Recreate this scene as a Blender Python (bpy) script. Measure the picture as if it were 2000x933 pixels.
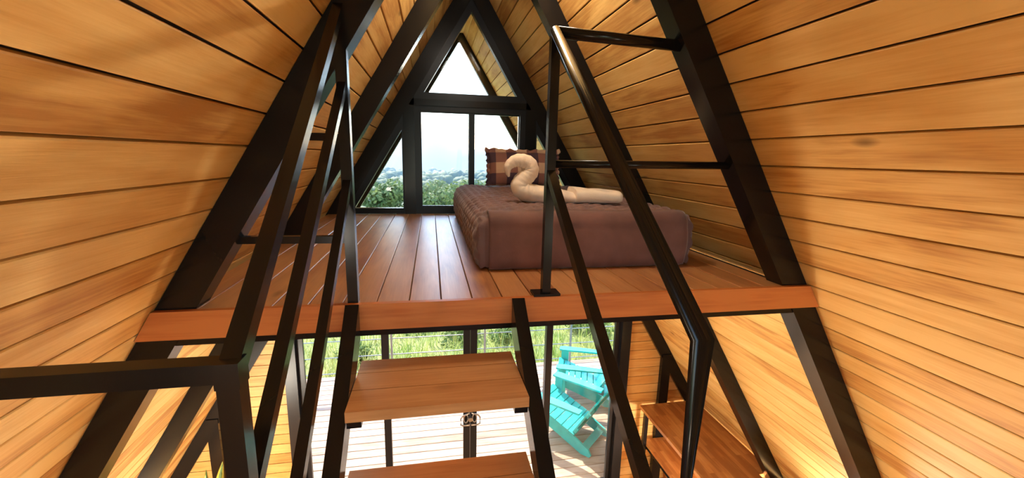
import bpy, bmesh, math, random
from mathutils import Vector, Matrix, noise
random.seed(7)
for _o in list(bpy.data.objects): bpy.data.objects.remove(_o)
scene = bpy.context.scene
COL = scene.collection

# ------------------------------------------------------------------ camera, sky, sun, exposure
F_PX, YAW, PITCH, ROLL = 821.79, .191949, .191727, -.0233473
CAM = Vector((-.345, 0, .5))
_fw = Vector((math.sin(YAW)*math.cos(PITCH), math.cos(YAW)*math.cos(PITCH), -math.sin(PITCH)))
_rt = Vector((math.cos(YAW), -math.sin(YAW), 0)); _dn = _fw.cross(_rt)
_r = math.cos(ROLL)*_rt + math.sin(ROLL)*_dn; _d = -math.sin(ROLL)*_rt + math.cos(ROLL)*_dn
cam = bpy.data.cameras.new('camera'); camo = bpy.data.objects.new('camera', cam); COL.objects.link(camo)
cam.sensor_fit = 'HORIZONTAL'; cam.sensor_width = 36; cam.lens = F_PX/2000*36
cam.clip_start = .02; cam.clip_end = 20000
_m = Matrix((_r, -_d, -_fw)).transposed().to_4x4(); _m.translation = CAM
camo.matrix_world = _m
scene.camera = camo

SUN_ELEV, SUN_AZ = math.radians(50), math.radians(-14)     # azimuth measured from +Y towards +X
world = bpy.data.worlds.new('world'); scene.world = world; world.use_nodes = True
wn = world.node_tree.nodes; wl = world.node_tree.links; wn.clear()
sky = wn.new('ShaderNodeTexSky'); sky.sky_type = 'NISHITA'; sky.sun_disc = False
sky.sun_elevation = SUN_ELEV; sky.sun_rotation = SUN_AZ; sky.altitude = 900; sky.dust_density = 1.0; sky.air_density = 1.0
bg = wn.new('ShaderNodeBackground'); bg.inputs[1].default_value = .32
wo = wn.new('ShaderNodeOutputWorld'); wl.new(sky.outputs[0], bg.inputs[0]); wl.new(bg.outputs[0], wo.inputs[0])
sun = bpy.data.lights.new('sun', 'SUN'); sun.energy = 3.8; sun.angle = math.radians(.53); sun.color = (1, .93, .82)
suno = bpy.data.objects.new('sun', sun); COL.objects.link(suno)
_sd = Vector((math.sin(SUN_AZ)*math.cos(SUN_ELEV), math.cos(SUN_AZ)*math.cos(SUN_ELEV), math.sin(SUN_ELEV)))
suno.rotation_euler = _sd.to_track_quat('Z', 'Y').to_euler(); suno.location = (0, 30, 40)
scene.view_settings.view_transform = 'Standard'; scene.view_settings.look = 'None'
scene.view_settings.gamma = 1; scene.view_settings.use_curve_mapping = False
scene.view_settings.exposure = 1.6
scene.cycles.max_bounces = 8; scene.cycles.diffuse_bounces = 5; scene.cycles.glossy_bounces = 3; scene.cycles.transparent_max_bounces = 16

# ------------------------------------------------------------------ building dimensions (ridge X=0, loft floor Z=0)
K, HW = .61, 1.2075                 # |X| of the wall plane = HW - K*Z
NN = math.sqrt(1 + K*K); APEX = HW/K
D0, DG, DO, YB, G = 1.42, 3.70, 5.28, -2.3, -3.0     # loft edge, gable, overhang frame, back gable, ground level
def wx(z): return HW - K*z

# ------------------------------------------------------------------ materials
def nodes_of(name):
    m = bpy.data.materials.new(name); m.use_nodes = True
    nt = m.node_tree; return m, nt, nt.nodes, nt.links, nt.nodes['Principled BSDF']
def ramp(n, stops):
    r = n.new('ShaderNodeValToRGB'); e = r.color_ramp.elements
    while len(e) < len(stops): e.new(.5)
    for i, (p, c) in enumerate(stops): e[i].position = p; e[i].color = (*c, 1) if len(c) == 3 else c
    return r
def math_n(n, l, op, a, b):
    x = n.new('ShaderNodeMath'); x.operation = op
    for i, v in enumerate((a, b)):
        if isinstance(v, (int, float)): x.inputs[i].default_value = v
        else: l.new(v, x.inputs[i])
    return x.outputs[0]
def wood(name, light, mid, dark, axis='y', rough=.42, knots=1.0, vary=.5, coat=0.0, fine=1.0, coat_r=.18, blocks=0, grain=.36):
    m, nt, n, l, b = nodes_of(name)
    tc = n.new('ShaderNodeTexCoord'); oi = n.new('ShaderNodeObjectInfo')
    off = n.new('ShaderNodeVectorMath'); off.operation = 'SCALE'; off.inputs[0].default_value = (13.1, 57.3, 31.7)
    l.new(oi.outputs['Random'], off.inputs['Scale'])
    add = n.new('ShaderNodeVectorMath'); add.operation = 'ADD'
    l.new(tc.outputs['Object'], add.inputs[0]); l.new(off.outputs[0], add.inputs[1])
    def mapped(al, ac):
        mp = n.new('ShaderNodeMapping'); i = 'xyz'.index(axis)
        s = [ac, ac, ac]; s[i] = al; mp.inputs['Scale'].default_value = s
        l.new(add.outputs[0], mp.inputs[0]); return mp.outputs[0]
    n1 = n.new('ShaderNodeTexNoise'); n1.inputs['Scale'].default_value = 1; n1.inputs['Detail'].default_value = 3; n1.inputs['Distortion'].default_value = 1.2
    l.new(mapped(1.5, 13), n1.inputs['Vector'])
    n2 = n.new('ShaderNodeTexNoise'); n2.inputs['Scale'].default_value = 1; n2.inputs['Detail'].default_value = 5; n2.inputs['Roughness'].default_value = .65
    l.new(mapped(5*fine, 120*fine), n2.inputs['Vector'])
    n3 = n.new('ShaderNodeTexNoise'); n3.inputs['Scale'].default_value = 1; n3.inputs['Detail'].default_value = 2
    l.new(mapped(2.6, 5), n3.inputs['Vector'])
    s = math_n(n, l, 'MULTIPLY', n1.outputs['Fac'], .55)
    s = math_n(n, l, 'ADD', s, math_n(n, l, 'MULTIPLY', n2.outputs['Fac'], grain))
    s = math_n(n, l, 'ADD', s, math_n(n, l, 'MULTIPLY', n3.outputs['Fac'], .42))
    s = math_n(n, l, 'ADD', s, math_n(n, l, 'MULTIPLY', math_n(n, l, 'SUBTRACT', oi.outputs['Random'], .5), vary*.35))
    if blocks:
        bk = n.new('ShaderNodeTexBrick'); bk.inputs['Color1'].default_value = (0, 0, 0, 1); bk.inputs['Color2'].default_value = (1, 1, 1, 1); bk.inputs['Mortar Size'].default_value = 0
        bk.inputs['Scale'].default_value = 1; bk.inputs['Brick Width'].default_value = .32; bk.inputs['Row Height'].default_value = .042
        mpb = n.new('ShaderNodeMapping'); mpb.inputs['Rotation'].default_value = (0, 0, math.pi/2); l.new(tc.outputs['Object'], mpb.inputs[0]); l.new(mpb.outputs[0], bk.inputs['Vector'])
        s = math_n(n, l, 'ADD', s, math_n(n, l, 'MULTIPLY', math_n(n, l, 'SUBTRACT', bk.outputs['Color'], .5), blocks))
    r = ramp(n, [(.44, dark), (.62, mid), (.84, light)]); l.new(s, r.inputs[0])
    vo = n.new('ShaderNodeTexVoronoi'); vo.inputs['Scale'].default_value = 1
    l.new(mapped(1.9, 4.6), vo.inputs['Vector'])
    kr = ramp(n, [(.035, (1, 1, 1)), (.10, (0, 0, 0))]); l.new(vo.outputs['Distance'], kr.inputs[0])
    vr = n.new('ShaderNodeSeparateColor'); l.new(vo.outputs['Color'], vr.inputs[0])
    keep = math_n(n, l, 'GREATER_THAN', vr.outputs[0], .5)
    kf = math_n(n, l, 'MULTIPLY', math_n(n, l, 'MULTIPLY', kr.outputs[0], keep), .75*knots)
    mx = n.new('ShaderNodeMix'); mx.data_type = 'RGBA'
    l.new(kf, mx.inputs['Factor']); l.new(r.outputs[0], mx.inputs['A']); mx.inputs['B'].default_value = (*[c*.28 for c in dark], 1)
    l.new(mx.outputs['Result'], b.inputs['Base Color'])
    bp = n.new('ShaderNodeBump'); bp.inputs['Strength'].default_value = .16; bp.inputs['Distance'].default_value = .004
    l.new(n2.outputs['Fac'], bp.inputs['Height']); l.new(bp.outputs[0], b.inputs['Normal'])
    b.inputs['Roughness'].default_value = rough; b.inputs['Specular IOR Level'].default_value = .3
    b.inputs['Coat Weight'].default_value = coat; b.inputs['Coat Roughness'].default_value = coat_r
    return m
def plain(name, col, rough=.5, bump=0, bscale=200, metallic=0, spec=.5, var=0, vscale=6, sheen=0):
    m, nt, n, l, b = nodes_of(name)
    b.inputs['Base Color'].default_value = (*col, 1); b.inputs['Roughness'].default_value = rough
    b.inputs['Metallic'].default_value = metallic; b.inputs['Specular IOR Level'].default_value = spec
    b.inputs['Sheen Weight'].default_value = sheen
    tc = n.new('ShaderNodeTexCoord')
    if bump:
        t = n.new('ShaderNodeTexNoise'); t.inputs['Scale'].default_value = bscale; t.inputs['Detail'].default_value = 3
        l.new(tc.outputs['Object'], t.inputs['Vector'])
        bp = n.new('ShaderNodeBump'); bp.inputs['Strength'].default_value = bump; bp.inputs['Distance'].default_value = .003
        l.new(t.outputs['Fac'], bp.inputs['Height']); l.new(bp.outputs[0], b.inputs['Normal'])
    if var:
        t = n.new('ShaderNodeTexNoise'); t.inputs['Scale'].default_value = vscale; t.inputs['Detail'].default_value = 4
        l.new(tc.outputs['Object'], t.inputs['Vector'])
        r = ramp(n, [(.3, tuple(c*(1-var) for c in col)), (.7, tuple(min(1, c*(1+var)) for c in col))])
        l.new(t.outputs['Fac'], r.inputs[0]); l.new(r.outputs[0], b.inputs['Base Color'])
    return m
M = {}
M['wall'] = wood('varnished_pine_boards', (.79, .56, .22), (.67, .41, .13), (.45, .22, .055), 'y', .6, 1.1, 1.0)
M['panel'] = wood('gable_pine_boards', (.72, .46, .17), (.60, .33, .095), (.42, .19, .045), 'x', .45, .8, .7)
M['loft'] = wood('loft_floor_boards', (.62, .33, .13), (.48, .22, .075), (.30, .11, .035), 'y', .45, .8, .5, 1.0, 1.0, .38)
M['fascia'] = wood('redwood_fascia', (.60, .22, .06), (.47, .14, .035), (.28, .065, .018), 'x', .38, .3, .3, 0, .45, .18, 0, .6)
M['tread'] = wood('stair_tread_boards', (.62, .33, .13), (.50, .235, .08), (.34, .14, .04), 'x', .4, .5, .5)
M['block'] = wood('laminated_counter', (.62, .31, .10), (.50, .21, .055), (.34, .12, .03), 'y', .3, .1, .9, .3, 1.0, .18, .26)
M['deck'] = wood('deck_boards', (.50, .36, .27), (.40, .26, .18), (.26, .15, .10), 'y', .6, .4, .8)
M['backing'] = plain('dark_sheathing', (.018, .009, .005), .9, .1, 60)
M['steel'] = plain('black_painted_steel', (.008, .0075, .0075), .2, .02, 90, 0, .27)
M['alu'] = plain('black_window_profile', (.009, .010, .013), .3, 0, 1, 0, .22)
M['cable'] = plain('galvanised_rail', (.32, .33, .34), .4, 0, 1, .6)
M['teal'] = plain('turquoise_paint', (.03, .52, .50), .5, .05, 60, 0, .4, .12, 9)
M['brass'] = plain('brushed_steel_pull', (.30, .28, .27), .35, 0, 1, .8)
M['quilt'] = plain('plum_quilt', (.165, .088, .082), .62, .25, 160, 0, .45, .16, 5, .3)
M['drape'] = plain('plum_bed_skirt', (.165, .080, .070), .72, .3, 90, 0, .3, .22, 7, .25)
M['mattress'] = plain('cream_mattress', (.5, .45, .4), .8, .1, 90)
M['towel'] = plain('cream_towel', (.80, .70, .58), .95, .5, 420, 0, .2, .06, 12, .2)
M['leaf_edge'] = plain('snake_plant_margin', (.55, .50, .08), .4)
M['leaf'] = plain('snake_plant_leaf', (.06, .12, .03), .4, 0, 1, 0, .5, .5, 18)
M['pot'] = plain('terracotta_pot', (.35, .14, .07), .8, .1, 40)
M['floor'] = wood('ground_floor_boards', (.58, .33, .15), (.46, .24, .09), (.32, .14, .05), 'x', .35, .4, .4)
def glass_mat():
    m, nt, n, l, b = nodes_of('window_glass'); n.remove(b)
    t = n.new('ShaderNodeBsdfTransparent'); t.inputs[0].default_value = (.96, .985, .985, 1)
    g = n.new('ShaderNodeBsdfGlossy'); g.inputs['Roughness'].default_value = .02
    fr = n.new('ShaderNodeFresnel'); fr.inputs[0].default_value = 1.25
    mx = n.new('ShaderNodeMixShader'); l.new(fr.outputs[0], mx.inputs[0]); l.new(t.outputs[0], mx.inputs[1]); l.new(g.outputs[0], mx.inputs[2])
    l.new(mx.outputs[0], n['Material Output'].inputs[0]); return m
M['glass'] = glass_mat()
def plaid_mat():
    m, nt, n, l, b = nodes_of('plaid_pillowcase')
    tc = n.new('ShaderNodeTexCoord'); sx = n.new('ShaderNodeSeparateXYZ'); l.new(tc.outputs['Object'], sx.inputs[0])
    def band(o, ph):
        v = math_n(n, l, 'ADD', math_n(n, l, 'DIVIDE', o, .17), ph); f = math_n(n, l, 'FRACT', v, 0)
        return math_n(n, l, 'GREATER_THAN', f, .5)
    s = math_n(n, l, 'ADD', band(sx.outputs[0], 10.32), math_n(n, l, 'MULTIPLY', band(sx.outputs[2], 10.45), 1))
    r = ramp(n, [(0, (.55, .36, .24)), (.34, (.24, .105, .08)), (.72, (.06, .028, .045))]); r.color_ramp.interpolation = 'CONSTANT'
    l.new(math_n(n, l, 'MULTIPLY', s, .45), r.inputs[0]); l.new(r.outputs[0], b.inputs['Base Color'])
    t = n.new('ShaderNodeTexNoise'); t.inputs['Scale'].default_value = 300; l.new(tc.outputs['Object'], t.inputs['Vector'])
    bp = n.new('ShaderNodeBump'); bp.inputs['Strength'].default_value = .3; bp.inputs['Distance'].default_value = .002
    l.new(t.outputs['Fac'], bp.inputs['Height']); l.new(bp.outputs[0], b.inputs['Normal'])
    b.inputs['Roughness'].default_value = .8; return m
M['plaid'] = plaid_mat()
def foliage(name, c1, c2, scale=1.5, trans=.35):
    m, nt, n, l, b = nodes_of(name)
    tc = n.new('ShaderNodeTexCoord'); t = n.new('ShaderNodeTexNoise'); t.inputs['Scale'].default_value = scale; t.inputs['Detail'].default_value = 4
    l.new(tc.outputs['Object'], t.inputs['Vector']); r = ramp(n, [(.35, c1), (.65, c2)]); l.new(t.outputs['Fac'], r.inputs[0])
    l.new(r.outputs[0], b.inputs['Base Color']); b.inputs['Roughness'].default_value = .7
    tr = n.new('ShaderNodeBsdfTranslucent'); l.new(r.outputs[0], tr.inputs[0])
    mx = n.new('ShaderNodeMixShader'); mx.inputs[0].default_value = trans
    l.new(b.outputs[0], mx.inputs[1]); l.new(tr.outputs[0], mx.inputs[2]); l.new(mx.outputs[0], n['Material Output'].inputs[0])
    return m
M['grass'] = foliage('hillside_grass', (.18, .25, .05), (.36, .36, .10), 1.6, .3)
M['blade'] = foliage('grass_blades', (.22, .32, .06), (.50, .47, .16), 1.1, .5)
M['tree'] = foliage('tree_leaves', (.07, .13, .045), (.20, .25, .08), .8, .35)
M['bush'] = foliage('bush_leaves', (.07, .15, .03), (.20, .26, .06), 2, .4)
M['bark'] = plain('bark', (.10, .065, .04), .9, .4, 30)
M['forest'] = foliage('far_forest', (.06, .10, .045), (.15, .18, .07), .03, .2)
M['hill'] = foliage('far_hills', (.05, .085, .055), (.08, .11, .07), .004, .0)

# ------------------------------------------------------------------ mesh helpers
def new_obj(name, me, mat=None, parent=None):
    o = bpy.data.objects.new(name, me); COL.objects.link(o)
    if me is not None and mat is not None and not me.materials: me.materials.append(M[mat] if isinstance(mat, str) else mat)
    if parent is not None: o.parent = parent
    return o
def tag(o, label, cat, group=None):
    o['label'] = label; o['category'] = cat
    if group: o['group'] = group
    return o
def struct(o, label=None):
    o['kind'] = 'structure'
    if label: o['label'] = label
    return o
def empty(name, loc=(0, 0, 0), rz=0):
    o = bpy.data.objects.new(name, None); COL.objects.link(o); o.location = loc; o.rotation_euler = (0, 0, rz)
    o.empty_display_size = .1; return o
def to_mesh(bm, name, smooth=False, bevel=0, segs=1):
    if bevel: bmesh.ops.bevel(bm, geom=[e for e in bm.edges if len(e.link_faces) == 2 and e.calc_face_angle(0) > .5], offset=bevel, segments=segs, affect='EDGES', clamp_overlap=True)
    bmesh.ops.recalc_face_normals(bm, faces=bm.faces)
    me = bpy.data.meshes.new(name); bm.to_mesh(me); bm.free()
    if smooth:
        for p in me.polygons: p.use_smooth = True
    return me
def add_box(bm, a, b):
    vs = [bm.verts.new((x, y, z)) for x in (a[0], b[0]) for y in (a[1], b[1]) for z in (a[2], b[2])]
    for f in ((0,1,3,2),(4,6,7,5),(0,4,5,1),(2,3,7,6),(0,2,6,4),(1,5,7,3)): bm.faces.new([vs[i] for i in f])
    return vs
def add_prism(bm, poly, vec):
    vec = Vector(vec); a = [bm.verts.new(p) for p in poly]; b = [bm.verts.new(Vector(p)+vec) for p in poly]
    bm.faces.new(a); bm.faces.new(b[::-1]); k = len(poly)
    for i in range(k): bm.faces.new((a[i], b[i], b[(i+1) % k], a[(i+1) % k]))
def add_tube(bm, pts, rad, sides=14, square=None, up=Vector((0, 0, 1)), caps=True):
    """sweep a round (rad) or rectangular (square=(w,h)) section along a polyline with mitred joints"""
    pts = [Vector(p) for p in pts]; rings = []
    for i, p in enumerate(pts):
        t0 = (pts[i]-pts[i-1]).normalized() if i else (pts[1]-pts[0]).normalized()
        t1 = (pts[i+1]-pts[i]).normalized() if i < len(pts)-1 else t0
        t = (t0+t1).normalized(); c = max(.3, t.dot(t0))
        s = t.cross(up); s = s.normalized() if s.length > 1e-4 else Vector((1, 0, 0)); u = s.cross(t).normalized()
        ring = []
        if square:
            w, h = square
            prof = [(-w/2, -h/2), (w/2, -h/2), (w/2, h/2), (-w/2, h/2)]
        else:
            rr = rad[i] if isinstance(rad, (list, tuple)) else rad
            prof = [(rr*math.cos(2*math.pi*k/sides), rr*math.sin(2*math.pi*k/sides)) for k in range(sides)]
        for (x, y) in prof: ring.append(bm.verts.new(p + s*x + u*(y/c)))
        rings.append(ring)
    k = len(rings[0])
    for a, b in zip(rings, rings[1:]):
        for j in range(k): bm.faces.new((a[j], a[(j+1) % k], b[(j+1) % k], b[j]))
    if caps: bm.faces.new(rings[0][::-1]); bm.faces.new(rings[-1])
def box(name, a, b, mat, parent=None, bevel=0, org=None):
    """box given in world coordinates; its origin is put at org (the parent's place) so it can be parented"""
    bm = bmesh.new(); org = Vector(org if org else (parent.location if parent is not None else (0, 0, 0)))
    add_box(bm, Vector(a)-org, Vector(b)-org)
    return new_obj(name, to_mesh(bm, name, False, bevel), mat, parent)
def prism(name, poly, vec, mat, parent=None, bevel=0):
    org = Vector(parent.location if parent is not None else (0, 0, 0)); bm = bmesh.new()
    add_prism(bm, [Vector(p)-org for p in poly], vec)
    return new_obj(name, to_mesh(bm, name, False, bevel), mat, parent)
def tube(name, pts, rad, mat, parent=None, square=None, bevel=0, sides=16):
    org = Vector(parent.location if parent is not None else (0, 0, 0)); bm = bmesh.new()
    add_tube(bm, [Vector(p)-org for p in pts], rad, sides, square)
    me = to_mesh(bm, name, False, bevel)
    if not square:
        for p in me.polygons: p.use_smooth = len(p.vertices) == 4
    return new_obj(name, me, mat, parent)
def board_mesh(w, t, L, c=.004, name='plank'):
    """board along local y; visible face at z=0, edges chamfered"""
    bm = bmesh.new()
    poly = [(-w/2, -L/2, -t), (w/2, -L/2, -t), (w/2, -L/2, -c), (w/2-c, -L/2, 0), (-w/2+c, -L/2, 0), (-w/2, -L/2, -c)]
    add_prism(bm, poly, (0, L, 0)); return to_mesh(bm, name)

# ------------------------------------------------------------------ sloping walls: sheathing + single boards
ZP = .0972
for side, wname, z0 in ((-1, 'wall_left', .611), (1, 'wall_right', .682)):
    nrm = Vector((-side, 0, -K))/NN                       # inward normal
    o0 = Vector((side*wx(G-.05), YB, G-.05)); o1 = Vector((0, YB, APEX)); back = -nrm*.016
    wall = prism(wname, [o0+back, o1+back, o1+back-nrm*.04, o0+back-nrm*.04], (0, DO+.1-YB, 0), 'backing')
    struct(wall, ('left' if side < 0 else 'right') + ' sloping wall of varnished pine boards under the roof')
    up = Vector((-side*K, 0, 1))/NN
    ya = Vector((0, 1, 0)) if side > 0 else Vector((0, -1, 0))
    R3 = Matrix((up, ya, nrm)).transposed().to_4x4()
    segs = [(YB, 1.49), (1.49, 2.55), (2.55, 3.75), (3.75, DO+.08)]
    meshes = [board_mesh(ZP*NN-.0066, .014, b-a-.001, .0028) for a, b in segs]
    nmin = math.ceil((G - z0)/ZP); nmax = math.floor((APEX-.01 - z0)/ZP)
    for j in range(nmin+1, nmax+1):
        zc = z0 + (j-.5)*ZP
        for (a, b), me in zip(segs, meshes):
            p = new_obj('plank', me, 'wall', wall)
            mt = R3.copy(); mt.translation = Vector((side*wx(zc), (a+b)/2, zc)) + nrm*random.uniform(-.0008, .0008)
            p.matrix_world = mt
struct(prism('trim_1', [(-.05, YB, APEX-.075), (.05, YB, APEX-.075), (.006, YB, APEX-.004), (-.006, YB, APEX-.004)], (0, DO+.06-YB, 0), 'wall'), 'narrow pine ridge board along the peak')

# ------------------------------------------------------------------ steel A-frames
BW = .10
def a_frame(y0, depth, label, cross=None, bw=BW, zb=G, group=None):
    e = empty('steel_frame', (0, y0+depth/2, zb))
    off = .003
    ao = APEX - off; ai = APEX - off - bw*NN/K
    for s in (-1, 1):
        o = s*(K*(ao-zb)); i = s*(K*(ai-zb))
        prism('rafter', [(o, y0, zb), (0, y0, ao), (0, y0, ai), (i, y0, zb)], (0, depth, 0), 'steel', e, .004)
    if cross:
        z0, z1 = cross
        prism('cross_beam', [(-K*(ai-z1)-.02, y0+.004, z1), (K*(ai-z1)+.02, y0+.004, z1), (K*(ai-z0)+.02, y0+.004, z0), (-K*(ai-z0)-.02, y0+.004, z0)], (0, depth-.008, 0), 'steel', e, .003)
    return tag(e, label, 'frame')
a_frame(1.44, .09, 'black steel A-frame at the near edge of the loft floor, largest of the frames', (-.122, -.032))
a_frame(2.50, .09, 'black steel A-frame over the middle of the loft, crossing behind the bed', (-.122, -.032))
a_frame(DG, .10, 'black steel A-frame around the gable windows', (-.122, -.032), .115)
a_frame(DO, .07, 'black steel A-frame outdoors at the end of the roof overhang', None, .085)
a_frame(-.75, .09, 'black steel A-frame behind the viewpoint', None)

# ------------------------------------------------------------------ loft floor
lf = struct(box('floor', (-1.22, 1.46, -.034), (1.22, DG, -.030), 'backing'), 'loft floor of varnished boards running to the window')
LP = .11; Ledge = -.865; lm = board_mesh(LP-.003, .029, DG+.02-1.441, .002, 'floor_plank')
for j in range(-3, 19):
    xc = Ledge + (j+.5)*LP
    if abs(xc) > HW-.04: continue
    p = new_obj('floor_plank', lm, 'loft', lf); p.location = (xc, (DG+.02+1.441)/2, random.uniform(-.0007, .0003))
zf = -.092
struct(prism('trim_2', [(-wx(0)+.003, D0, .0015), (wx(0)-.003, D0, .0015), (wx(zf)-.003, D0, zf), (-wx(zf)+.003, D0, zf)], (0, .02, 0), 'fascia', None, .002), 'reddish wooden fascia board along the loft edge')
# lower landing that the stair comes up from, ground floor and its ends
ld = struct(box('floor', (-1.66, YB, -.84), (1.66, .50, -.80), 'tread'), 'lower landing floor of boards')
gf = struct(box('floor', (-3.05, YB, G-.08), (3.05, 3.80, G), 'floor'), 'ground floor of boards')

# ------------------------------------------------------------------ gable wall: panels, posts, windows, sliding doors
gw = struct(empty('wall_front', (0, DG+.05, G)), 'gable wall with board panels beside the glass doors')
nrows = int((G*-1 - .55)/.098)
for s in (-1, 1):
    for j in range(nrows):
        z0 = G + j*.098; z1 = z0 + .0922; xi = 1.635
        xo0, xo1 = wx(z0)-.02, wx(z1)-.02
        if xo1 < xi+.05: continue
        poly = [(s*xi, DG+.042, z0), (s*xo0, DG+.042, z0), (s*xo1, DG+.042, z1), (s*xi, DG+.042, z1)]
        prism('plank', poly, (0, .014, 0), 'panel', gw, .0035)
    prism('sheathing', [(s*1.635, DG+.06, G), (s*(wx(G)-.01), DG+.06, G), (s*(wx(-.62)-.01), DG+.06, -.62), (s*1.635, DG+.06, -.66)], (0, .03, 0), 'backing', gw)
    xp0, xp1 = (2.0, 2.1) if s > 0 else (2.19, 2.285)
    zt = (HW - (xp0+xp1)/2)/K - .10
    box('post', (s*xp0, DG-.01, G), (s*xp1, DG+.036, zt), 'steel', gw, .003)
def frame_poly(name, outer, inner, y0, y1, mat, parent=None, label=None):
    """flat ring between two polygons (X,Z), extruded in Y"""
    org = Vector(parent.location if parent is not None else (0, 0, 0)); bm = bmesh.new(); k = len(outer)
    O = [[bm.verts.new(Vector((x, y, z))-org) for x, z in outer] for y in (y0, y1)]
    I = [[bm.verts.new(Vector((x, y, z))-org) for x, z in inner] for y in (y0, y1)]
    for i in range(k):
        j = (i+1) % k
        bm.faces.new((O[0][i], O[0][j], I[0][j], I[0][i])); bm.faces.new((O[1][i], I[1][i], I[1][j], O[1][j]))
        bm.faces.new((O[0][i], O[1][i], O[1][j], O[0][j])); bm.faces.new((I[0][i], I[0][j], I[1][j], I[1][i]))
    return new_obj(name, to_mesh(bm, name), mat, parent)
def pane(poly, y, parent):
    return prism('pane', [(x, y, z) for x, z in poly], (0, .005, 0), 'glass', parent)
YF0, YF1, YP = DG+.02, DG+.08, DG+.055
def inset_line(z, w): return K*((APEX-.003-.115*NN/K-w*NN/K) - z)       # |X| of the gable frame's inner edge moved in by w
ia = APEX-.003-.115*NN/K
fw = .052
def tri(zb, w): return [(-K*(ia-w*NN/K-zb), zb), (K*(ia-w*NN/K-zb), zb), (0, ia-w*NN/K)]
w1 = frame_poly('window_1', tri(.955, 0), tri(1.012, fw), YF0, YF1, 'alu'); struct(w1, 'triangular window at the peak of the gable')
pane(tri(.99, fw*.6), YP, w1)
# middle sliding window with its steel posts
for s in (-1, 1):
    prism('post', [(s*.475, DG+.005, 0), (s*.565, DG+.005, 0), (s*.565, DG+.005, ia-.565/K+.02), (s*.475, DG+.005, ia-.475/K+.02)], (0, .09, 0), 'steel', gw, .003)
box('transom', (-.535, DG+.005, .905), (.535, DG+.09, .957), 'steel', gw, .003)
w2 = frame_poly('window_2', [(-.475, 0), (.475, 0), (.475, .905), (-.475, .905)], [(-.425, .062), (.425, .062), (.425, .862), (-.425, .862)], YF0, YF1, 'alu')
struct(w2, 'sliding window in the middle of the gable')
for x0, x1, yy in ((-.425, .030, DG+.030), (-.02, .425, DG+.052)):
    sw = .022
    sa = frame_poly('sash', [(x0, .062), (x1, .062), (x1, .862), (x0, .862)], [(x0+sw*.3 if x0 < -.1 else x0+.046, .07), (x1-.046 if x1 < .1 else x1-sw*.3, .07), (x1-.046 if x1 < .1 else x1-sw*.3, .852), (x0+sw*.3 if x0 < -.1 else x0+.046, .852)], yy, yy+.02, 'alu', w2)
    pane([(x0+.01, .066), (x1-.01, .066), (x1-.01, .858), (x0+.01, .858)], yy+.008, sa)
def side_tri(s, w, zb, xin):
    a = ia - w*NN/K
    p = [(s*K*(a-zb), zb), (s*xin, zb), (s*xin, a - xin/K)]
    return p if s < 0 else p
for s, nm, lb in ((-1, 'window_3', 'left'), (1, 'window_4', 'right')):
    w = frame_poly(nm, side_tri(s, 0, 0, .565), side_tri(s, fw, .048, .580), YF0, YF1, 'alu'); struct(w, 'small triangular window at the %s foot of the gable' % lb)
    pane(side_tri(s, fw*.6, .03, .572), YP, w)
# sliding glass doors below the loft
ZD = -.80
d1 = frame_poly('door_1', [(-1.635, G), (1.635, G), (1.635, ZD+.075), (-1.635, ZD+.075)], [(-1.535, G+.02), (1.535, G+.02), (1.535, ZD), (-1.535, ZD)], DG+.01, DG+.10, 'alu')
d1.name = 'door_1'; struct(d1, 'four panel sliding glass doors under the loft')
for x0, x1, yy in ((0.0, .810, DG+.015), (-.810, 0.0, DG+.015), (.745, 1.548, DG+.055), (-1.548, -.745, DG+.055)):
    x0 += .0015; x1 -= .0015; st = .064
    zt = ZD+.01
    pf = frame_poly('door_panel', [(x0, G+.02), (x1, G+.02), (x1, zt), (x0, zt)], [(x0+st, G+.058), (x1-st, G+.058), (x1-st, zt-.07), (x0+st, zt-.07)], yy, yy+.034, 'alu', d1)
    pane([(x0+st-.012, G+.05), (x1-st+.012, G+.05), (x1-st+.012, zt-.06), (x0+st-.012, zt-.06)], yy+.014, pf)
for s in (-1, 1):
    zc = -2.0; y = DG-.028
    tube('door_pull', [(s*.012, DG+.012, zc+.062), (s*.016, y, zc+.062), (s*.078, y, zc+.036), (s*.094, y, zc+.012), (s*.092, y, zc-.052), (s*.070, y, zc-.064), (s*.012, y, zc-.064), (s*.012, DG+.012, zc-.064)], .0075, 'brass', d1, None, 0, 10)
    bm = bmesh.new(); pts = [(s*.042+.020*math.cos(a), DG-.004, zc-.008+.044*math.sin(a)) for a in [i*math.pi/8 for i in range(17)]]
    add_tube(bm, pts, .005, 8, None, Vector((0, 1, 0)), False); new_obj('lock_ring', to_mesh(bm, 'lock_ring', True), 'brass', d1)
bm = bmesh.new(); add_tube(bm, [(0, DG+.014, -2.008), (0, DG-.03, -2.008)], .022, 16); new_obj('lock_cylinder', to_mesh(bm, 'lock_cylinder'), 'brass', d1)
# glazed strip between doors and loft
zs0, zs1 = ZD+.125, -.125
w5 = frame_poly('window_5', [(-wx(zs0)+.2, zs0), (wx(zs0)-.2, zs0), (wx(zs1)-.2, zs1), (-wx(zs1)+.2, zs1)], [(-wx(zs0)+.26, zs0+.04), (wx(zs0)-.26, zs0+.04), (wx(zs1)-.26, zs1-.04), (-wx(zs1)+.26, zs1-.04)], YF0, YF1, 'alu')
struct(w5, 'glazed strip above the sliding doors'); pane([(-wx(zs0)+.25, zs0+.03), (wx(zs0)-.25, zs0+.03), (wx(zs1)-.25, zs1-.03), (-wx(zs1)+.25, zs1-.03)], YP, w5)
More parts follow.
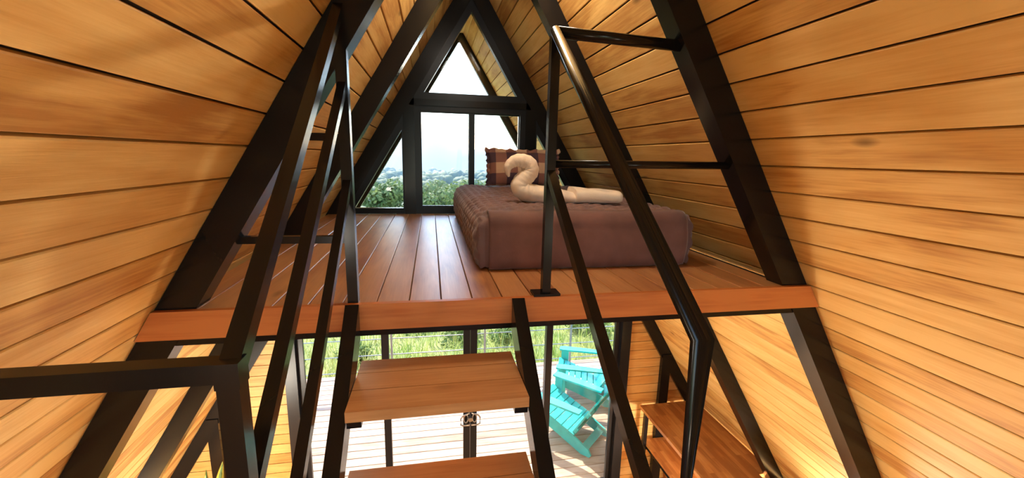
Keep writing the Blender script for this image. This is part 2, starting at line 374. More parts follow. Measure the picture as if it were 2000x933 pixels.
# back gable behind the viewpoint, its unseen window widened for fill daylight
bw_ = 1.0
wb = frame_poly('wall_back', [(-wx(G), G), (wx(G), G), (.02, APEX), (-.02, APEX)], [(-1.25, -.75), (1.25, -.75), (.20, 1.45), (-.20, 1.45)], YB-.06, YB, 'wall'); struct(wb, 'back gable wall of boards')
w6 = frame_poly('window_6', [(-1.25, -.75), (1.25, -.75), (.20, 1.45), (-.20, 1.45)], [(-1.17, -.69), (1.17, -.69), (.17, 1.39), (-.17, 1.39)], YB-.05, YB-.005, 'alu'); struct(w6, 'unseen tapered window in the back gable, widened for fill light')
pane([(-1.18, -.70), (1.18, -.70), (.18, 1.40), (-.18, 1.40)], YB-.03, w6)

# ------------------------------------------------------------------ lamps added out of view to brighten the interior
def emit(name, col, strength):
    m, nt, n, l, b = nodes_of(name); b.inputs['Base Color'].default_value = (.8, .78, .72, 1)
    b.inputs['Emission Color'].default_value = (*col, 1); b.inputs['Emission Strength'].default_value = strength; return m
M['diffuser'] = emit('fill_ceiling_diffuser', (1, .90, .74), 14)
M['shade'] = emit('fill_sconce_shade', (1, .92, .80), 15)
def dome(bm, r, h, z0, sides=20, steps=5):
    rings = [[bm.verts.new((r*math.cos(f)*math.cos(2*math.pi*k/sides), r*math.cos(f)*math.sin(2*math.pi*k/sides), z0-h*math.sin(f))) for k in range(sides)] for f in [i*math.pi/2/steps*.97 for i in range(steps+1)]]
    for A, B in zip(rings, rings[1:]):
        for k in range(sides): bm.faces.new((A[k], A[(k+1) % sides], B[(k+1) % sides], B[k]))
    bm.faces.new(rings[-1])
for i, (x, y, lab) in enumerate([(-.85, 2.0, 'under the loft, left side near the stair'), (.85, 2.0, 'under the loft, right side near the stair'), (-.85, 3.1, 'under the loft, left side near the doors'), (.85, 3.1, 'under the loft, right side near the doors')]):
    e = empty('fill_ceiling_lamp', (x, y, -.036)); tag(e, 'added fill light, a round flush ceiling lamp ' + lab, 'lamp', 'added fill lights under the loft')  # added lamps hidden under the loft, lighting the lower room
    bm = bmesh.new(); add_tube(bm, [(0, 0, 0), (0, 0, -.022)], .135, 24); new_obj('lamp_base', to_mesh(bm, 'lamp_base', True), 'steel', e)
    bm = bmesh.new(); dome(bm, .125, .06, -.0225); new_obj('diffuser', to_mesh(bm, 'diffuser', True), 'diffuser', e)
for s, lab in ((-1, 'left'), (1, 'right')):
    z = -.25; e = empty('fill_wall_sconce', (s*(wx(z)-.02), -1.25, z)); tag(e, 'added fill light, a small sconce on the %s wall behind the viewpoint' % lab, 'lamp', 'added fill sconces')  # invented sconces out of view, filling in light from behind
    bm = bmesh.new(); add_box(bm, (-.02, -.05, -.05), (.02, .05, .05)); new_obj('bracket', to_mesh(bm, 'bracket', False, .004), 'steel', e)
    bm = bmesh.new(); add_tube(bm, [(-s*.14, 0, -.08), (-s*.14, 0, .10)], [.09, .065], 20); new_obj('lamp_shade', to_mesh(bm, 'lamp_shade', True), 'shade', e)
    tb = bmesh.new(); add_tube(tb, [(0, 0, 0), (-s*.14, 0, 0)], .01, 8); new_obj('arm', to_mesh(tb, 'arm'), 'steel', e)

M['globe'] = emit('fill_globe', (1, .90, .74), 44)
for x, lab in ((-2.2, 'left'), (2.25, 'right')):
    e = empty('fill_floor_lamp', (x, 2.02, G)); tag(e, 'added fill light, a globe floor lamp standing downstairs on the %s of the stair' % lab, 'lamp', 'added globe fill lamps downstairs')  # unseen lamps put in to light lower and near walls from below
    bm = bmesh.new(); add_tube(bm, [(0, 0, 0), (0, 0, .025)], .14, 20); new_obj('lamp_base', to_mesh(bm, 'lamp_base'), 'steel', e)
    bm = bmesh.new(); add_tube(bm, [(0, 0, .02), (0, 0, .56)], .014, 10); new_obj('pole', to_mesh(bm, 'pole'), 'steel', e)
    bm = bmesh.new(); bmesh.ops.create_uvsphere(bm, u_segments=20, v_segments=12, radius=.19, matrix=Matrix.Translation((0, 0, .745))); new_obj('globe', to_mesh(bm, 'globe', True), 'globe', e)

M['pendant'] = emit('fill_pendant_globe', (1, .92, .80), 19)
for y, lab in ((1.98, 'over the near end of the loft'),):
    e = empty('fill_pendant_lamp', (0, y, 1.52)); tag(e, 'added fill light, a round glass pendant hanging from the ridge ' + lab, 'lamp')  # unseen pendant added to brighten the loft
    bm = bmesh.new(); bmesh.ops.create_uvsphere(bm, u_segments=20, v_segments=12, radius=.11); new_obj('globe', to_mesh(bm, 'globe', True), 'pendant', e)
    bm = bmesh.new(); add_tube(bm, [(0, 0, .105), (0, 0, .15)], .03, 12); new_obj('cap', to_mesh(bm, 'cap'), 'steel', e)
    bm = bmesh.new(); add_tube(bm, [(0, 0, .15), (0, 0, APEX-.08-1.52)], .004, 8); new_obj('cord', to_mesh(bm, 'cord'), 'steel', e)

# ------------------------------------------------------------------ stair
XL, XR = -.611, -.041
RUN, RISE = .283, .2
st = empty('loft_stair', ((XL+XR)/2, D0, -.8)); tag(st, 'open stair with black steel stringers and wooden treads rising to the loft', 'stair')
SL = .80
def stringer(x, w):
    t = [(x-w/2, D0-.002, .002), (x-w/2, D0-.002, -.12), (x-w/2, .48, -.12-SL*(D0-.48)*.93), (x-w/2, .42, -.80), (x-w/2, .40, -.76), (x-w/2, .52, -.735)]
    return prism('stringer', t, (w, 0, 0), 'steel', st, .003)
stringer(XL, .044); stringer(XR, .046)
TW = (XR-.025) - (XL+.022); tm = {}
for i in range(3):
    zt = -RISE*(i+1); y1 = D0 - .006 - RUN*i; y0 = y1 - .305
    x0, x1 = XL+.0235, XR-.0245
    # three boards per tread: the tread is the front board, the others ride behind it
    ws = [(y0, y0+.112), (y0+.1145, y0+.215), (y0+.2175, y1)]
    tr = empty('tread', (0, 0, 0)); tr.parent = st; tr.location = Vector((0, y0, zt)) - st.location
    for a, b in ws:
        bm = bmesh.new(); add_box(bm, (x0, a-y0, -.032), (x1, b-y0, 0))
        new_obj('tread_board', to_mesh(bm, 'tread_board', False, .0025), 'tread', tr)
    for xs in (x0+.001, x1-.041):
        bm = bmesh.new(); add_box(bm, (xs, .012, -.058), (xs+.04, .29, -.0335)); new_obj('bracket', to_mesh(bm, 'bracket', False, .002), 'steel', tr)

# ------------------------------------------------------------------ railings
PY = 1.455      # Y of the posts on the loft edge
rr = empty('stair_railing', (.069, PY, 0)); tag(rr, 'black railing with round handrail on the right side of the stair', 'railing')
XP = .069
tube('post', [(XP, PY, .001), (XP, PY, .90)], 0, 'steel', rr, (.031, .031), .003)
box('base_plate', (XP-.05, PY-.03, .0005), (XP+.05, PY+.035, .010), 'steel', rr, .002)
tube('handrail', [(XP+.004, PY+.008, .918), (XP, PY, .914), (XP, .549, .226), (XP, .549, -.799)], .0175, 'steel', rr, None, 0, 20)
tube('mid_rail', [(XP, PY, .452), (XP, .575, -.21)], 0, 'steel', rr, (.028, .030), .002)
zb_ = .908; xb_ = wx(zb_) - BW*NN - .002
tube('guard_bar', [(XP, PY+.012, .916), (xb_+.02, PY+.03, zb_)], .0195, 'steel', rr, None, 0, 18)
zb_ = .487; xb_ = wx(zb_) - BW*NN - .002
tube('guard_bar', [(XP, PY+.012, .480), (xb_+.02, PY+.03, zb_)], .0145, 'steel', rr, None, 0, 18)

lr = empty('stair_railing', (XL, PY, 0)); tag(lr, 'black square-tube railing left of the stair, turning along the landing to the left wall', 'railing')
tube('post', [(XL, PY, .001), (XL, PY, .915)], 0, 'steel', lr, (.034, .034), .003)
CY, CZ = .578, .214
SLR = (.935-CZ)/(PY-CY)
tube('handrail', [(XL, PY, .935), (XL, CY+.005, CZ)], 0, 'steel', lr, (.027, .027), .002)
tube('mid_rail', [(XL, PY, .715), (XL, .585, .715-SLR*(PY-.585))], 0, 'steel', lr, (.024, .024), .002)
tube('mid_rail', [(XL, PY, .415), (XL, .585, .415-SLR*(PY-.585))], 0, 'steel', lr, (.024, .024), .002)
box('corner_post', (XL-.014, CY-.014, -.7995), (XL+.014, CY+.014, CZ-.010), 'steel', lr, .002)
box('post_cap', (XL-.015, CY-.016, CZ-.022), (XL+.016, CY+.014, CZ+.0145), 'steel', lr, .005)
tube('landing_rail', [(XL-.015, CY, CZ), (-wx(CZ)+.004, CY, CZ)], 0, 'steel', lr, (.028, .028), .002)
for z in (.216, .55):
    xb_ = -(wx(z) - BW*NN - .002)
    tube('guard_bar', [(XL, PY+.018, z), (xb_-.02, PY+.03, z)], 0, 'steel', lr, (.024, .024), .002)

# ------------------------------------------------------------------ bed
BX0, BX1, BY0, BY1, BH = -.130, .895, 1.815, 3.60, .252
bed = empty('bed', ((BX0+BX1)/2, (BY0+BY1)/2, 0)); tag(bed, 'low single bed under a plum quilted bedspread on the loft floor', 'bed')
box('mattress', (BX0+.05, BY0+.05, .004), (BX1-.05, BY1-.05, BH-.05), 'mattress', bed, .03)
def quilt():
    lx, ly, h, r = BX1-BX0, BY1-BY0, BH, .062
    step = .0125; bm = bmesh.new(); vmap = {}
    def rnd(p):
        c = Vector((min(max(p.x, -lx/2+r), lx/2-r), min(max(p.y, -ly/2+r), ly/2-r), min(p.z, h-r)))
        c.z = max(c.z, .03); d = p - c
        if d.length < 1e-6: return p, Vector((0, 0, 1))
        dn = d.normalized(); return c + dn*r, dn
    def quilted(u, v, w=.088):
        a = abs(math.sin(math.pi*(u+v)/w)); b = abs(math.sin(math.pi*(u-v)/w)); return (a*b)**.5
    def vert(x, y, z):
        key = (round(x, 4), round(y, 4), round(z, 4))
        if key in vmap: return vmap[key]
        p = Vector((x, y, z)); q, nr = rnd(p)
        u = p.x if z > h-1e-5 else (p.x + (h-z)*(1 if p.x > 0 else -1))
        amt = .019*quilted(u, p.y)
        fade = min(1, max(0, (p.y+ly/2-.06)/.07))
        front = y < -ly/2+1e-4
        if z > h-1e-4: amt *= fade
        if front: amt = 0
        wv = noise.noise(Vector((x*6, y*6, z*6)))*(.001 if front else .006)
        bulge = .018*math.sin(math.pi*min(1, max(0, q.z/h)))*(1 if z < h-1e-4 else 0)*(.2 if front else 1)
        side = Vector((nr.x, nr.y, 0))
        q = q + nr*(amt+wv) + side*bulge
        q.z = max(q.z, .003)
        vmap[key] = bm.verts.new(q); return vmap[key]
    def grid(us, vs, fn):
        for i in range(len(us)-1):
            for j in range(len(vs)-1):
                f = [fn(us[i], vs[j]), fn(us[i+1], vs[j]), fn(us[i+1], vs[j+1]), fn(us[i], vs[j+1])]
                try: bm.faces.new(f)
                except ValueError: pass
    def lin(a, b): n = max(2, round((b-a)/step)); return [a+(b-a)*i/n for i in range(n+1)]
    X, Y, Z = lin(-lx/2, lx/2), lin(-ly/2, ly/2), lin(.002, h)
    grid(X, Y, lambda x, y: vert(x, y, h))
    for x in (-lx/2, lx/2): grid(Y, Z, lambda y, z: vert(x, y, z))
    for y in (-ly/2, ly/2): grid(X, Z, lambda x, z: vert(x, y, z))
    return to_mesh(bm, 'bedspread', True)
q = new_obj('bedspread', quilt(), 'quilt', bed)
# smooth skirt hanging over the foot end, with a turned seam at each corner
bm = bmesh.new(); rows = []
lx = BX1-BX0; NU, NV = 90, 30
for j in range(NV+1):
    v = j/NV; row = []
    for i in range(NU+1):
        u = i/NU; x = -lx/2+.035 + (lx-.06)*u
        ang = v*math.pi/2*.9 if v < .35 else 0
        if v < .35:                                # rolls over the top edge
            a = (v/.35)*math.pi/2; yy = .062 - .064*math.sin(a); zz = BH-.058 + .064*math.cos(a)
            if v == 0: yy += .03
        else:
            t = (v-.35)/.65; yy = -.002 - .018*math.sin(math.pi*t); zz = (BH-.058)*(1-t)+.004*t
            yy += .010*noise.noise(Vector((x*7, zz*3, 1)))*t + .006*noise.noise(Vector((x*20, zz*6, 4)))*t
        e = min(u, 1-u)*NU
        curl = max(0, 1-e/3)
        row.append(bm.verts.new((x, -(BY1-BY0)/2 + yy - .006 + .026*curl*(.3+v*.2), zz + .004*noise.noise(Vector((x*4, v*2, 9))))))
    rows.append(row)
for a, b in zip(rows, rows[1:]):
    for i in range(NU): bm.faces.new((a[i], a[i+1], b[i+1], b[i]))
sk = new_obj('foot_skirt', to_mesh(bm, 'foot_skirt', True), 'drape', bed)
sm_ = sk.modifiers.new('thick', 'SOLIDIFY'); sm_.thickness = .006; sm_.offset = 0

# pillow
pl = empty('pillow', (.385, 3.33, BH+.022)); pl.rotation_euler = (math.radians(-14), 0, math.radians(-2))
tag(pl, 'plaid pillow in brown, tan and dark purple standing at the head of the bed', 'pillow')
def pillow_mesh():
    a, b, T = .285, .140, .075; bm = bmesh.new(); N = 28
    def pt(u, v, s):
        h = T*max(0, (1-u*u)*(1-v*v))**.42
        return Vector((a*u*(1-.05*(1-v*v)), s*h + .006*noise.noise(Vector((u*4, v*4, s))), b + b*v*(1-.06*(1-u*u))))
    g = {}
    for s in (-1, 1):
        for i in range(N+1):
            for j in range(N+1):
                edge = i in (0, N) or j in (0, N); key = (i, j, 0 if edge else s)
                if key not in g: g[key] = bm.verts.new(pt(math.sin(math.pi/2*(2*i/N-1)), math.sin(math.pi/2*(2*j/N-1)), 0 if edge else s))
        for i in range(N):
            for j in range(N):
                f = []
                for (p, q_) in ((i, j), (i+1, j), (i+1, j+1), (i, j+1)):
                    f.append(g[(p, q_, 0 if (p in (0, N) or q_ in (0, N)) else s)])
                bm.faces.new(f)
    return to_mesh(bm, 'cushion', True)
new_obj('cushion', pillow_mesh(), 'plaid', pl)
bm = bmesh.new(); ring = []
def outline(t, o):
    a, b = .283+o, .138+o; s = t % 4; k = int(s); f = s-k
    P = [(-a, -b), (a, -b), (a, b), (-a, b)]; p, q_ = P[k], P[(k+1) % 4]
    x, z = p[0]+(q_[0]-p[0])*f, p[1]+(q_[1]-p[1])*f
    pin = .05*4*f*(1-f)
    return Vector((x*(1-(pin if k in (1, 3) else 0)), 0, .14 + z*(1-(pin if k in (0, 2) else 0))))
NF = 176
for i in range(NF):
    t = 4*i/NF; p0, p1 = outline(t, -.008), outline(t, .026)
    w = .013*math.sin(i*math.pi/4.0); p1 = p1 + Vector((.005*math.cos(i*1.1), w, .005*math.sin(i*1.3)))
    if p1.z < .004: p1.z = .004
    ring.append((bm.verts.new(p0), bm.verts.new((p0+p1)/2 + Vector((0, w*.4, 0))), bm.verts.new(p1)))
for i in range(NF):
    A, B = ring[i], ring[(i+1) % NF]
    for k in (0, 1): bm.faces.new((A[k], B[k], B[k+1], A[k+1]))
fl = new_obj('ruffle', to_mesh(bm, 'ruffle', True), 'plaid', pl)
mo = fl.modifiers.new('t', 'SOLIDIFY'); mo.thickness = .004

# towel folded as a swan
def unproject(px, py, Y):
    v = (_r*((px-1000)/F_PX) + _d*((py-466.5)/F_PX) + _fw); t = Y/v.y; return CAM + v*t
sw = empty('towel_swan', (.2, 2.22, BH+.012)); tag(sw, 'cream towel folded into a swan, lying on the bed', 'towel')
YS = 2.22
spine = [(1125, 388, .036, .074), (1105, 386, .042, .078), (1080, 382, .052, .078), (1045, 379, .056, .075), (1024, 373, .056, .068), (1015, 364, .053, .058), (1020, 353, .050, .050), (1030, 343, .049, .048), (1036, 333, .048, .046), (1034, 322, .046, .044), (1024, 315, .042, .040), (1011, 313, .037, .036), (999, 318, .031, .031), (992, 327, .024, .026), (992, 337, .015, .018), (994, 345, .006, .008)]
pts = []
for (px, py, ra, rb) in spine:
    p = unproject(px, py, YS); pts.append((p - Vector(sw.location), ra*.92, rb))
bm = bmesh.new(); rings = []
# resample with Catmull-Rom
def cr(a, b, c, d, t): return .5*((2*b)+(c-a)*t+(2*a-5*b+4*c-d)*t*t+(3*b-a-3*c+d)*t**3)
path = []
for i in range(len(pts)-1):
    q4 = [pts[max(0, i-1)], pts[i], pts[i+1], pts[min(len(pts)-1, i+2)]]
    for s_ in range(5):
        t = s_/5; path.append((cr(q4[0][0], q4[1][0], q4[2][0], q4[3][0], t), cr(q4[0][1], q4[1][1], q4[2][1], q4[3][1], t), cr(q4[0][2], q4[1][2], q4[2][2], q4[3][2], t)))
path.append(pts[-1])
NS = 26
for i, (p, ra, rb) in enumerate(path):
    a = path[max(0, i-1)][0]; c = path[min(len(path)-1, i+1)][0]; t = (c-a).normalized()
    u = Vector((-t.z, 0, t.x)).normalized(); v = Vector((0, 1, 0)); ring = []
    for k in range(NS):
        th = 2*math.pi*k/NS
        wr = 1 + .035*math.sin(i*1.9 + 2*math.cos(th)) + .05*noise.noise(Vector((i*.25, math.cos(th)*2, math.sin(th)*2)))
        q_ = p + u*(ra*math.cos(th)*wr) + v*(rb*math.sin(th)*wr)
        q_.z = max(q_.z, .002); ring.append(bm.verts.new(q_))
    rings.append(ring)
for A, B in zip(rings, rings[1:]):
    for k in range(NS): bm.faces.new((A[k], A[(k+1) % NS], B[(k+1) % NS], B[k]))
bm.faces.new(rings[0][::-1]); bm.faces.new(rings[-1])
new_obj('rolled_neck', to_mesh(bm, 'rolled_neck', True), 'towel', sw)
# the spread tail end: a folded, pointed flat flap
bm = bmesh.new(); NT = 14; rings = []
for i in range(NT+1):
    f = i/NT; ring = []
    hw_, ht = .082+.026*f, .042-.010*f
    for k in range(28):
        th = 2*math.pi*k/28; cx_, cz_ = math.cos(th), math.sin(th)
        y_ = hw_*math.copysign(abs(cx_)**.55, cx_); z_ = .040+ht*math.copysign(abs(cz_)**.6, cz_)
        z_ += .004*math.sin(9*f+3*cx_)*(cz_ > 0)
        ring.append(bm.verts.new((.215 + .20*f - .18*f*y_ , y_ - .07*f, max(.003, z_))))
    rings.append(ring)
for A, B in zip(rings, rings[1:]):
    for k in range(28): bm.faces.new((A[k], A[(k+1) % 28], B[(k+1) % 28], B[k]))
bm.faces.new(rings[0][::-1]); bm.faces.new(rings[-1])
me_ = to_mesh(bm, 'tail_fold', False)
for p_ in me_.polygons: p_.use_smooth = len(p_.vertices) == 4
new_obj('tail_fold', me_, 'towel', sw)

# ------------------------------------------------------------------ counter along the right wall below
CZT = -2.03
ct = empty('counter', (2.1, 3.0, G)); tag(ct, 'laminated wooden counter with a lower shelf on black steel legs by the right wall', 'counter')
def slab(name, z, x0, y0, y1, t, notch=None):
    xa = wx(z)-.022
    poly = [(x0, y1, z), (x0, y0, z), (xa, y0, z)]
    if notch: poly += [(xa, notch[0], z), (notch[2], notch[0], z), (notch[2], notch[1], z), (xa, notch[1], z)]
    poly += [(xa, y1, z)]
    return prism(name, [(x, y, z-t) for x, y, z in poly], (0, 0, t), 'block', ct, .0025)
slab('worktop', CZT, 1.785, 2.0, DG-.016, .032, (2.485, 2.605, wx(CZT)-BW*NN-.035))
slab('lower_shelf', -2.44, 1.86, 2.62, DG-.016, .032)
for y in (DG-.09, 2.66, 2.06):
    box('leg', (1.815, y, G), (1.855, y+.04, CZT-.033), 'steel', ct, .002)
    box('leg', (2.18, y, G), (2.22, y+.04, CZT-.033), 'steel', ct, .002)
    box('shelf_bearer', (1.856, y, -2.51), (2.179, y+.04, -2.473), 'steel', ct, .002)
box('shelf_rail', (1.865, 2.701, -2.51), (1.895, DG-.091, -2.473), 'steel', ct, .002)

# snake plant on the ground floor at left
pp = empty('snake_plant', (-2.12, 3.30, G)); tag(pp, 'snake plant with yellow-edged upright leaves beside the left post below the loft', 'plant')
bm = bmesh.new(); prof = [(.0, .0), (.11, 0), (.15, .28), (.165, .28), (.165, .31), (.145, .31), (.135, .26), (0, .26)]
NS = 24; rg = [[bm.verts.new((r*math.cos(2*math.pi*k/NS), r*math.sin(2*math.pi*k/NS), z)) for k in range(NS)] for r, z in prof[1:-1]]
for A, B in zip(rg, rg[1:]):
    for k in range(NS): bm.faces.new((A[k], A[(k+1) % NS], B[(k+1) % NS], B[k]))
bm.faces.new(rg[0][::-1]); bm.faces.new(rg[-1]); new_obj('pot', to_mesh(bm, 'pot', True), 'pot', pp)
for i, (ax, ay, tx, ty, hh) in enumerate([(0.02, 0, .125, .0, 1.085), (-.04, .03, -.03, .06, .98), (.0, .05, .05, .10, .86), (.05, -.02, .13, -.05, .80), (-.05, -.03, -.12, -.04, .84), (0, -.05, .02, -.12, .72)]):
    for nm, wd, mat, dy in (('leaf', .030, 'leaf', 0), ('leaf_margin', .038, 'leaf_edge', .0)):
        bm = bmesh.new(); prev = None; th = .0035 if nm == 'leaf' else .002; rows = []
        for k in range(13):
            f = k/12; c = Vector((ax+(tx-ax)*f*f, ay+(ty-ay)*f*f, .24 + (hh-.24)*f))
            w = wd*(.55+.9*f-.2*f*f)*(1-f**5)+.0006; tw = .15+.3*f+i*.8
            d_ = Vector((math.cos(tw), math.sin(tw), 0)); n_ = Vector((-d_.y, d_.x, 0))
            rows.append([bm.verts.new(c+d_*w+n_*.004), bm.verts.new(c+n_*th*-1), bm.verts.new(c-d_*w+n_*.004), bm.verts.new(c+n_*th)])
        for A, B in zip(rows, rows[1:]):
            for k in range(4): bm.faces.new((A[k], A[(k+1) % 4], B[(k+1) % 4], B[k]))
        bm.faces.new(rows[0]); bm.faces.new(rows[-1][::-1])
        new_obj(nm, to_mesh(bm, nm, True), mat, pp)

# ------------------------------------------------------------------ deck outside
dk = struct(box('floor', (-4.2, 3.80, G-.16), (4.6, 6.58, G-.035), 'backing'), 'sunlit outdoor deck of boards beyond the glass doors')
dm = board_mesh(.128, .032, 8.8, .004, 'deck_plank')
ny = int((6.58-3.80)/.1325)
for j in range(ny+1):
    p = new_obj('deck_plank', dm, 'deck', dk); p.matrix_world = Matrix.Translation((.2, 3.80+.064+j*.1325, G-.002)) @ Matrix.Rotation(-math.pi/2, 4, 'Z')
rl = empty('deck_railing', (.2, 6.52, G)); tag(rl, 'thin grey metal railing with horizontal bars along the far edge of the deck', 'railing')
for x in (-4.0, -2.5, -1.0, .5, 2.0, 3.5): tube('post', [(x, 6.52, G), (x, 6.52, G+1.0)], 0, 'cable', rl, (.03, .03), .002)
for z in (.08, .35, .62, .89): tube('bar', [(-4.2, 6.52, G+z), (4.6, 6.52, G+z)], .008, 'cable', rl, None, 0, 8)
tube('top_rail', [(-4.2, 6.52, G+1.02), (4.6, 6.52, G+1.02)], 0, 'cable', rl, (.05, .03), .002)

# Adirondack chairs
def adirondack(loc, heading, label):
    e = empty('adirondack_chair', loc, heading); tag(e, label, 'chair', 'turquoise chairs on the deck')
    def P(name, poly, vec, bev=.003):
        bm = bmesh.new(); add_prism(bm, poly, vec); return new_obj(name, to_mesh(bm, name, False, bev), 'teal', e)
    def fr(y): return .165 + .42*(y+.22)          # seat line height
    for s in (-1, 1):
        x = s*.27
        P('front_leg', [(x-.012+s*.012, .30, 0), (x-.012+s*.012, .41, 0), (x-.012+s*.012, .41, .555), (x-.012+s*.012, .30, .555)], (.024, 0, 0))
        x = s*.245-.012
        P('side_rail', [(x, .42, .27), (x, .42, .385), (x, .36, .40), (x, -.14, .205), (x, -.37, .095), (x, -.41, .03), (x, -.39, 0), (x, -.28, 0), (x, .10, .15)], (.024, 0, 0))
        xa = s*.305
        arm = [(xa-.045, -.27, 0), (xa+.045, -.27, 0), (xa+.070, .0, 0), (xa+.072, .38, 0), (xa+.05, .44, 0), (xa-.05, .44, 0), (xa-.065, .38, 0), (xa-.05, 0, 0)]
        P('arm', [(a_, b_, .555) for a_, b_, _ in arm], (0, 0, .024), .004)
        P('arm_bracket', [(s*.295-.010, .32, .554), (s*.295-.010, .40, .554), (s*.295-.010, .36, .42)], (.02, 0, 0), .002)
    ys = [.40, .31, .22, .13, .04, -.05, -.14]
    for y in ys:
        y0, y1 = y-.038, y+.038; z0, z1 = .236+.36*y0, .236+.36*y1
        P('seat_slat', [(-.262, y0, z0+.026), (-.262, y1, z1+.026), (-.262, y1, z1+.046), (-.262, y0, z0+.046)], (.524, 0, 0))
    tilt = math.radians(30); bd = Vector((0, -math.sin(tilt), math.cos(tilt))); bn = Vector((0, math.cos(tilt), math.sin(tilt))); base = Vector((0, -.13, .17))
    tops = [.62, .70, .745, .76, .745, .70, .62]
    for i in range(7):
        fan = (i-3); xb = fan*.068; xt = fan*.082; L = tops[i]; poly = []
        for (a_, f) in ((-.031, 0), (.031, 0)): poly.append(base + Vector((xb+a_, 0, 0)))
        for (a_, dl) in ((.036, -.03), (.025, -.006), (0, .008), (-.025, -.006), (-.036, -.03)): poly.append(base + Vector((xt+a_, 0, 0)) + bd*(L+dl))
        P('back_slat', [tuple(p) for p in poly], tuple(bn*.02), .002)
    for L, w in ((.10, .27), (.42, .30)):
        c = base + bd*L - bn*.024
        P('back_support', [tuple(c+Vector((-w, 0, 0))), tuple(c+Vector((w, 0, 0))), tuple(c+Vector((w, 0, 0))+bd*.07), tuple(c+Vector((-w, 0, 0))+bd*.07)], tuple(bn*.022))
    P('rear_stretcher', [(-.232, -.35, .060), (-.232, -.27, .100), (-.232, -.262, .080), (-.232, -.342, .040)], (.464, 0, 0))
    P('front_apron', [(-.232, .395, .26), (-.232, .417, .26), (-.232, .417, .375), (-.232, .395, .375)], (.464, 0, 0))
    return e
adirondack((1.385, 4.63, G), math.radians(43), 'turquoise slatted garden chair nearest the glass doors')
adirondack((1.91, 5.47, G), math.radians(68), 'turquoise slatted garden chair behind the nearer one, closer to the deck railing')

# ------------------------------------------------------------------ hillside, trees, far hills
def ground_z(x, y):
    d = y-6.4
    z = G-.35 - .10*max(0, min(d, 12)) - .16*max(0, min(d-12, 110)) - .03*max(0, min(d-122, 1500)) - .0*d
    if d < 0: z = G-.35
    return z + noise.noise(Vector((x*.25, y*.25, 0)))*min(.25, .02+.02*abs(d)) + 6*noise.noise(Vector((x*.01, y*.01, 3)))*min(1, max(0, d-20)/200)
bm = bmesh.new(); ysg = [-30, -10, 0, 3, 6] + [6.5+.25*i for i in range(40)] + [16.5*1.16**i for i in range(1, 33)]
rows = []
for y in ysg:
    half = 14 + max(0, y)*1.6; n_ = 60
    rows.append([bm.verts.new((half*(2*i/n_-1), y, ground_z(half*(2*i/n_-1), y) if y > -40 else G-.4)) for i in range(n_+1)])
for A, B in zip(rows, rows[1:]):
    for i in range(60): bm.faces.new((A[i], A[i+1], B[i+1], B[i]))
gme = to_mesh(bm, 'ground', True); gme.materials.append(M['grass']); gme.materials.append(M['forest'])
for p_ in gme.polygons: p_.material_index = 1 if p_.center.y > 38 else 0
struct(new_obj('ground', gme), 'grassy hillside falling away beyond the deck')
# grass blades just beyond the deck
bm = bmesh.new()
for _ in range(9000):
    y = 6.65 + 6.5*random.random()**1.6; x = random.uniform(-4.2, 5.2)*(.6+y/14)
    z = ground_z(x, y)-.01; h = random.uniform(.10, .38)*(1.1 if random.random() < .8 else 1.6); a = random.random()*6.28; w = random.uniform(.006, .014)
    d = Vector((math.cos(a), math.sin(a), 0))*w; ln = Vector((random.uniform(-.12, .12), random.uniform(-.12, .12), h))
    b0 = Vector((x, y, z)); m_ = b0 + ln*.55
    v = [bm.verts.new(b0-d), bm.verts.new(b0+d), bm.verts.new(m_+d*.7), bm.verts.new(m_-d*.7), bm.verts.new(b0+ln*1.05+Vector((ln.x, ln.y, 0))*.6)]
    bm.faces.new(v[:4]); bm.faces.new((v[3], v[2], v[4]))
gr = new_obj('grass', to_mesh(bm, 'grass'), 'blade'); gr['kind'] = 'stuff'; gr['label'] = 'long green and yellow grass on the slope'; gr['category'] = 'grass'
def leaf_blob(bm, c, r, n, s):
    for _ in range(n):
        v = Vector((random.gauss(0, 1), random.gauss(0, 1), random.gauss(0, 1))).normalized(); p = c + Vector((v.x*r.x, v.y*r.y, v.z*r.z))*random.uniform(.72, 1.05)
        a = Vector((random.gauss(0, 1), random.gauss(0, 1), random.gauss(0, 1))).normalized()*s; b = a.cross(v); b = b.normalized()*s*.55 if b.length > 1e-5 else Vector((s, 0, 0))
        bm.faces.new([bm.verts.new(p-a), bm.verts.new(p+b), bm.verts.new(p+a), bm.verts.new(p-b)])
def crown_mesh(seed, R, n, s, flat=.8):
    random.seed(seed); bm = bmesh.new()
    for _ in range(9):
        c = Vector((random.uniform(-.6, .6)*R, random.uniform(-.6, .6)*R, random.uniform(-.35, .55)*R*flat)); r = random.uniform(.38, .62)*R
        leaf_blob(bm, c, Vector((r, r, r*.8)), n//9, s)
    return to_mesh(bm, 'crown')
def trunk_mesh(h, r):
    bm = bmesh.new(); add_tube(bm, [(0, 0, -.4), (.05*h, 0, h*.5), (.02*h, .03*h, h)], [r*1.3, r, r*.5], 9); return to_mesh(bm, 'trunk', True)
crowns = [crown_mesh(i, 3.0, 1400, .30) for i in range(3)]; tk = trunk_mesh(5.0, .16)
random.seed(11)
spots = [(-5, 44, 1.0), (0, 42, .9), (4.2, 48, 1.05), (9.2, 44, 1.0), (-9.8, 51, 1.1), (-14.5, 44, 1.0), (13, 53, 1.1), (1.0, 60, 1.2), (-6, 64, 1.3), (6, 66, 1.3), (-13, 66, 1.3), (-20, 58, 1.2), (13, 70, 1.4), (18, 60, 1.2)]
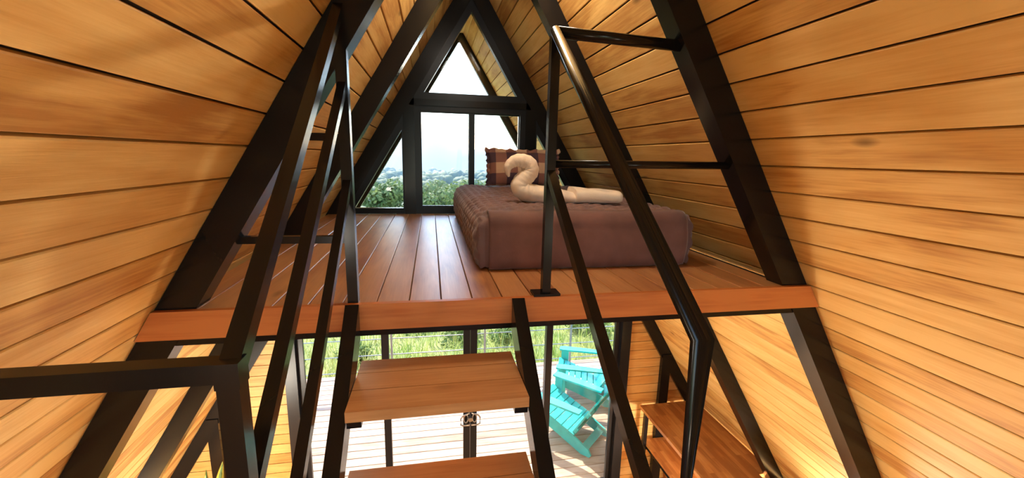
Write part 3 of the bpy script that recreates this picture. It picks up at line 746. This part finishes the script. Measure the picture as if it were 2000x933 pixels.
for i, (x, y, s) in enumerate(spots):
    e = empty('tree', (x, y, ground_z(x, y)), random.random()*6); e.scale = (s*.82, s*.82, s*.82)
    tag(e, 'leafy green tree on the slope seen through the gable window', 'tree', 'trees on the slope')
    t_ = new_obj('trunk', tk, 'bark', e); c_ = new_obj('crown', crowns[i % 3], 'tree', e); c_.location = (.1, .1, 5.6)
bush_m = [crown_mesh(20+i, .55, 900, .055, .7) for i in range(3)]
random.seed(5)
for i, (x, y, s) in enumerate([(-1.9, 8.2, .7), (-3.1, 7.6, .8), (.3, 9.2, 1.0), (1.3, 8.7, .8), (3.3, 9.0, 1.0), (-.8, 10.2, 1.1), (2.4, 10.6, 1.2), (4.6, 8.0, .9)]):
    lab = 'low leafy bush in the grass beyond the deck railing'
    e = empty('bush', (x, y, ground_z(x, y)), random.random()*6); e.scale = (s, s, s*.8); tag(e, lab, 'bush', 'bushes beyond the deck')
    c_ = new_obj('foliage', bush_m[i % 3], 'bush', e); c_.location = (0, 0, .30)
# distant forest canopy
random.seed(3); bm = bmesh.new()
ico = bmesh.new(); bmesh.ops.create_icosphere(ico, subdivisions=2, radius=1); iv = [v.co.copy() for v in ico.verts]; ifc = [[v.index for v in f.verts] for f in ico.faces]; ico.free()
for _ in range(2600):
    y = 76*(22**random.random()); x = random.uniform(-.75, .75)*y; r = random.uniform(2.2, 4.0)*(1+y/500); z = ground_z(x, y)+r*.5; ph = random.random()*50
    vs = [bm.verts.new((x+v.x*r*(1+.35*noise.noise(v*1.8+Vector((ph, 0, 0)))), y+v.y*r*(1+.35*noise.noise(v*1.8+Vector((ph, 0, 0)))), z+v.z*r*.9*(1+.4*noise.noise(v*2.2+Vector((ph, 5, 0)))))) for v in iv]
    for f in ifc: bm.faces.new([vs[k] for k in f])
fo = new_obj('forest', to_mesh(bm, 'forest', True), 'forest'); fo['kind'] = 'stuff'; fo['label'] = 'hazy forest canopy in the valley'; fo['category'] = 'forest'
def hills(name, y, base, amp, seed, wid, label, dep):
    bm = bmesh.new(); n_ = 160; rows = []
    for j in range(9):
        f = j/8; row = []
        for i in range(n_+1):
            x = wid*(2*i/n_-1); h = 0
            for o_ in range(5): h += noise.noise(Vector((x*.0011*2**o_ + seed, f*1.2, seed)))*.5**o_
            prof = math.sin(math.pi*.5*min(1, f*1.6))
            row.append(bm.verts.new((x, y + dep*f, -115 + prof*(base+115 + amp*h) + 10*noise.noise(Vector((x*.006, f*6, seed))))))
        rows.append(row)
    for A, B in zip(rows, rows[1:]):
        for i in range(n_): bm.faces.new((A[i], A[i+1], B[i+1], B[i]))
    struct(new_obj(name, to_mesh(bm, name, True), 'hill'), label)
hills('hills', 1500, -10, 60, 2.3, 3000, 'nearer hazy hills across the valley', 700)
hills('hills', 3000, 20, 90, 7.7, 5000, 'farther pale blue hills on the horizon', 900)
# haze lying in the valley
hz = box('valley_haze', (-5000, 90, -220), (5000, 5200, 260), 'backing')
hm = bpy.data.materials.new('valley_haze'); hm.use_nodes = True; hn = hm.node_tree.nodes; hn.clear()
vs_ = hn.new('ShaderNodeVolumeScatter'); vs_.inputs['Color'].default_value = (.45, .70, 1, 1); vs_.inputs['Density'].default_value = .00028; vs_.inputs['Anisotropy'].default_value = 0
ho = hn.new('ShaderNodeOutputMaterial'); hm.node_tree.links.new(vs_.outputs[0], ho.inputs['Volume'])
hz.data.materials[0] = hm; hz['kind'] = 'stuff'; hz['label'] = 'blue haze over the valley'; hz['category'] = 'haze'
